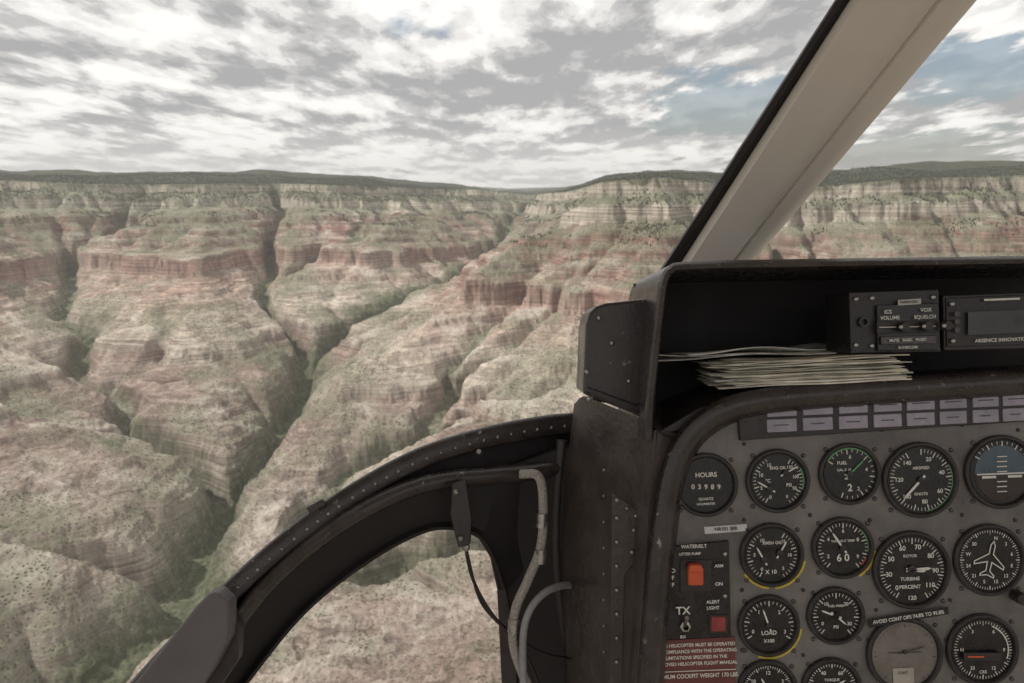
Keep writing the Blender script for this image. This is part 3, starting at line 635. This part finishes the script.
# ------------------------------------------------------------------ sky + sun
SE,SAZ=math.radians(48),math.radians(-92)
w=bpy.data.worlds.new("World"); sc.world=w; w.use_nodes=True; nt=w.node_tree; L=nt.links
bg=nt.nodes["Background"]; out=nt.nodes["World Output"]
sk=nn(nt,"ShaderNodeTexSky",sky_type='NISHITA'); sk.sun_disc=False; sk.sun_elevation=SE; sk.sun_rotation=SAZ; sk.air_density=1.0; sk.dust_density=2.0
L.new(sk.outputs[0],bg.inputs[0]); bg.inputs[1].default_value=0.10
tc=nn(nt,"ShaderNodeTexCoord"); sx=nn(nt,"ShaderNodeSeparateXYZ"); L.new(tc.outputs["Generated"],sx.inputs[0])
zc=mth('ADD',mth('MAXIMUM',sx.outputs[2],0.0),0.13)
cx=mth('DIVIDE',sx.outputs[0],zc); cy=mth('DIVIDE',sx.outputs[1],zc)
cb=nn(nt,"ShaderNodeCombineXYZ"); L.new(cx,cb.inputs[0]); L.new(cy,cb.inputs[1])
def wn(scale,detail,rough,off,dist=0):
    mp=nn(nt,"ShaderNodeMapping"); mp.inputs["Location"].default_value=off; mp.inputs["Scale"].default_value=scale; L.new(cb.outputs[0],mp.inputs[0])
    n=nn(nt,"ShaderNodeTexNoise"); n.inputs["Scale"].default_value=1; n.inputs["Detail"].default_value=detail; n.inputs["Roughness"].default_value=rough; n.inputs["Distortion"].default_value=dist; L.new(mp.outputs[0],n.inputs["Vector"]); return n.outputs[0]
S1=(1.7,0.85,1)
c1=wn(S1,10,0.56,(3,1,0),0.1); c1b=wn(S1,6,0.5,(3,1.17,0),0.1); c2=wn((0.5,0.35,1),3,0.5,(9,4,0)); c3=wn((5.5,2.6,1),8,0.62,(1,7,0),0.1)
shade=mth('ADD',mth('MULTIPLY',mth('SUBTRACT',c1,c1b),2.9),mth('ADD',mth('MULTIPLY',c1,-1.0),mth('MULTIPLY',c3,0.9)))
shade=mth('ADD',shade,mth('MULTIPLY',c2,-0.6))
sh=mr(shade,-0.56,-0.12)
cr=nn(nt,"ShaderNodeValToRGB"); L.new(sh,cr.inputs[0]); cr.color_ramp.interpolation='EASE'; e=cr.color_ramp.elements
e[0].position=0; e[0].color=(.42,.42,.425,1); e[1].position=1; e[1].color=(1.08,1.06,1.02,1)
x_=e.new(0.3); x_.color=(.58,.572,.565,1); x_=e.new(0.6); x_.color=(.88,.86,.83,1)
hz=mr(sx.outputs[2],0.0,0.08,0.55,0.0)
cc=mix(hz,cr.outputs[0],(.92,.885,.84))
gr=mr(sx.outputs[2],-0.02,-0.001,1,0); cc=mix(gr,cc,(.28,.24,.22))
bg2=nn(nt,"ShaderNodeBackground"); L.new(cc,bg2.inputs[0]); bg2.inputs[1].default_value=1.0
cov=mth('ADD',mth('MULTIPLY',c1,0.7),mth('MULTIPLY',c2,0.4)); cv=mr(cov,0.37,0.43)
def opening(px,py,rx,ry):
    u=(px-512)/750;v=(341.5-py)/750; d=Vector((u,math.cos(PITCH)+v*math.sin(PITCH),v*math.cos(PITCH)-math.sin(PITCH))).normalized()
    a=mth('DIVIDE',mth('SUBTRACT',sx.outputs[0],d.x),rx); b_=mth('DIVIDE',mth('SUBTRACT',sx.outputs[2],d.z),ry)
    r=mth('SQRT',mth('ADD',mth('MULTIPLY',a,a),mth('MULTIPLY',b_,b_)))
    r=mth('ADD',r,mth('MULTIPLY',mth('SUBTRACT',c1,0.5),4.0)); r=mth('ADD',r,mth('MULTIPLY',mth('SUBTRACT',c3,0.5),2.5)); return mr(r,0.8,1.2)
cv=mth('MAXIMUM',cv,mth('MULTIPLY',hz,1.2),clamp=True)
for o_ in ((740,112,.085,.05),(880,160,.13,.03),(1000,75,.07,.03)): cv=mth('MULTIPLY',cv,opening(*o_))
cv=mth('MAXIMUM',cv,gr)
cv=mth('ADD',mth('MULTIPLY',cv,0.8),0.2)
ms_=nn(nt,"ShaderNodeMixShader"); L.new(cv,ms_.inputs[0]); L.new(bg.outputs[0],ms_.inputs[1]); L.new(bg2.outputs[0],ms_.inputs[2]); L.new(ms_.outputs[0],out.inputs[0])
sl=bpy.data.lights.new("sun",'SUN'); sl.energy=3.4; sl.angle=math.radians(2.0); sl.color=(1,0.955,0.89)
so=bpy.data.objects.new("sun",sl); sc.collection.objects.link(so)
dirv=Vector((math.cos(SE)*math.sin(SAZ),math.cos(SE)*math.cos(SAZ),math.sin(SE)))
so.rotation_euler=dirv.to_track_quat('Z','Y').to_euler()
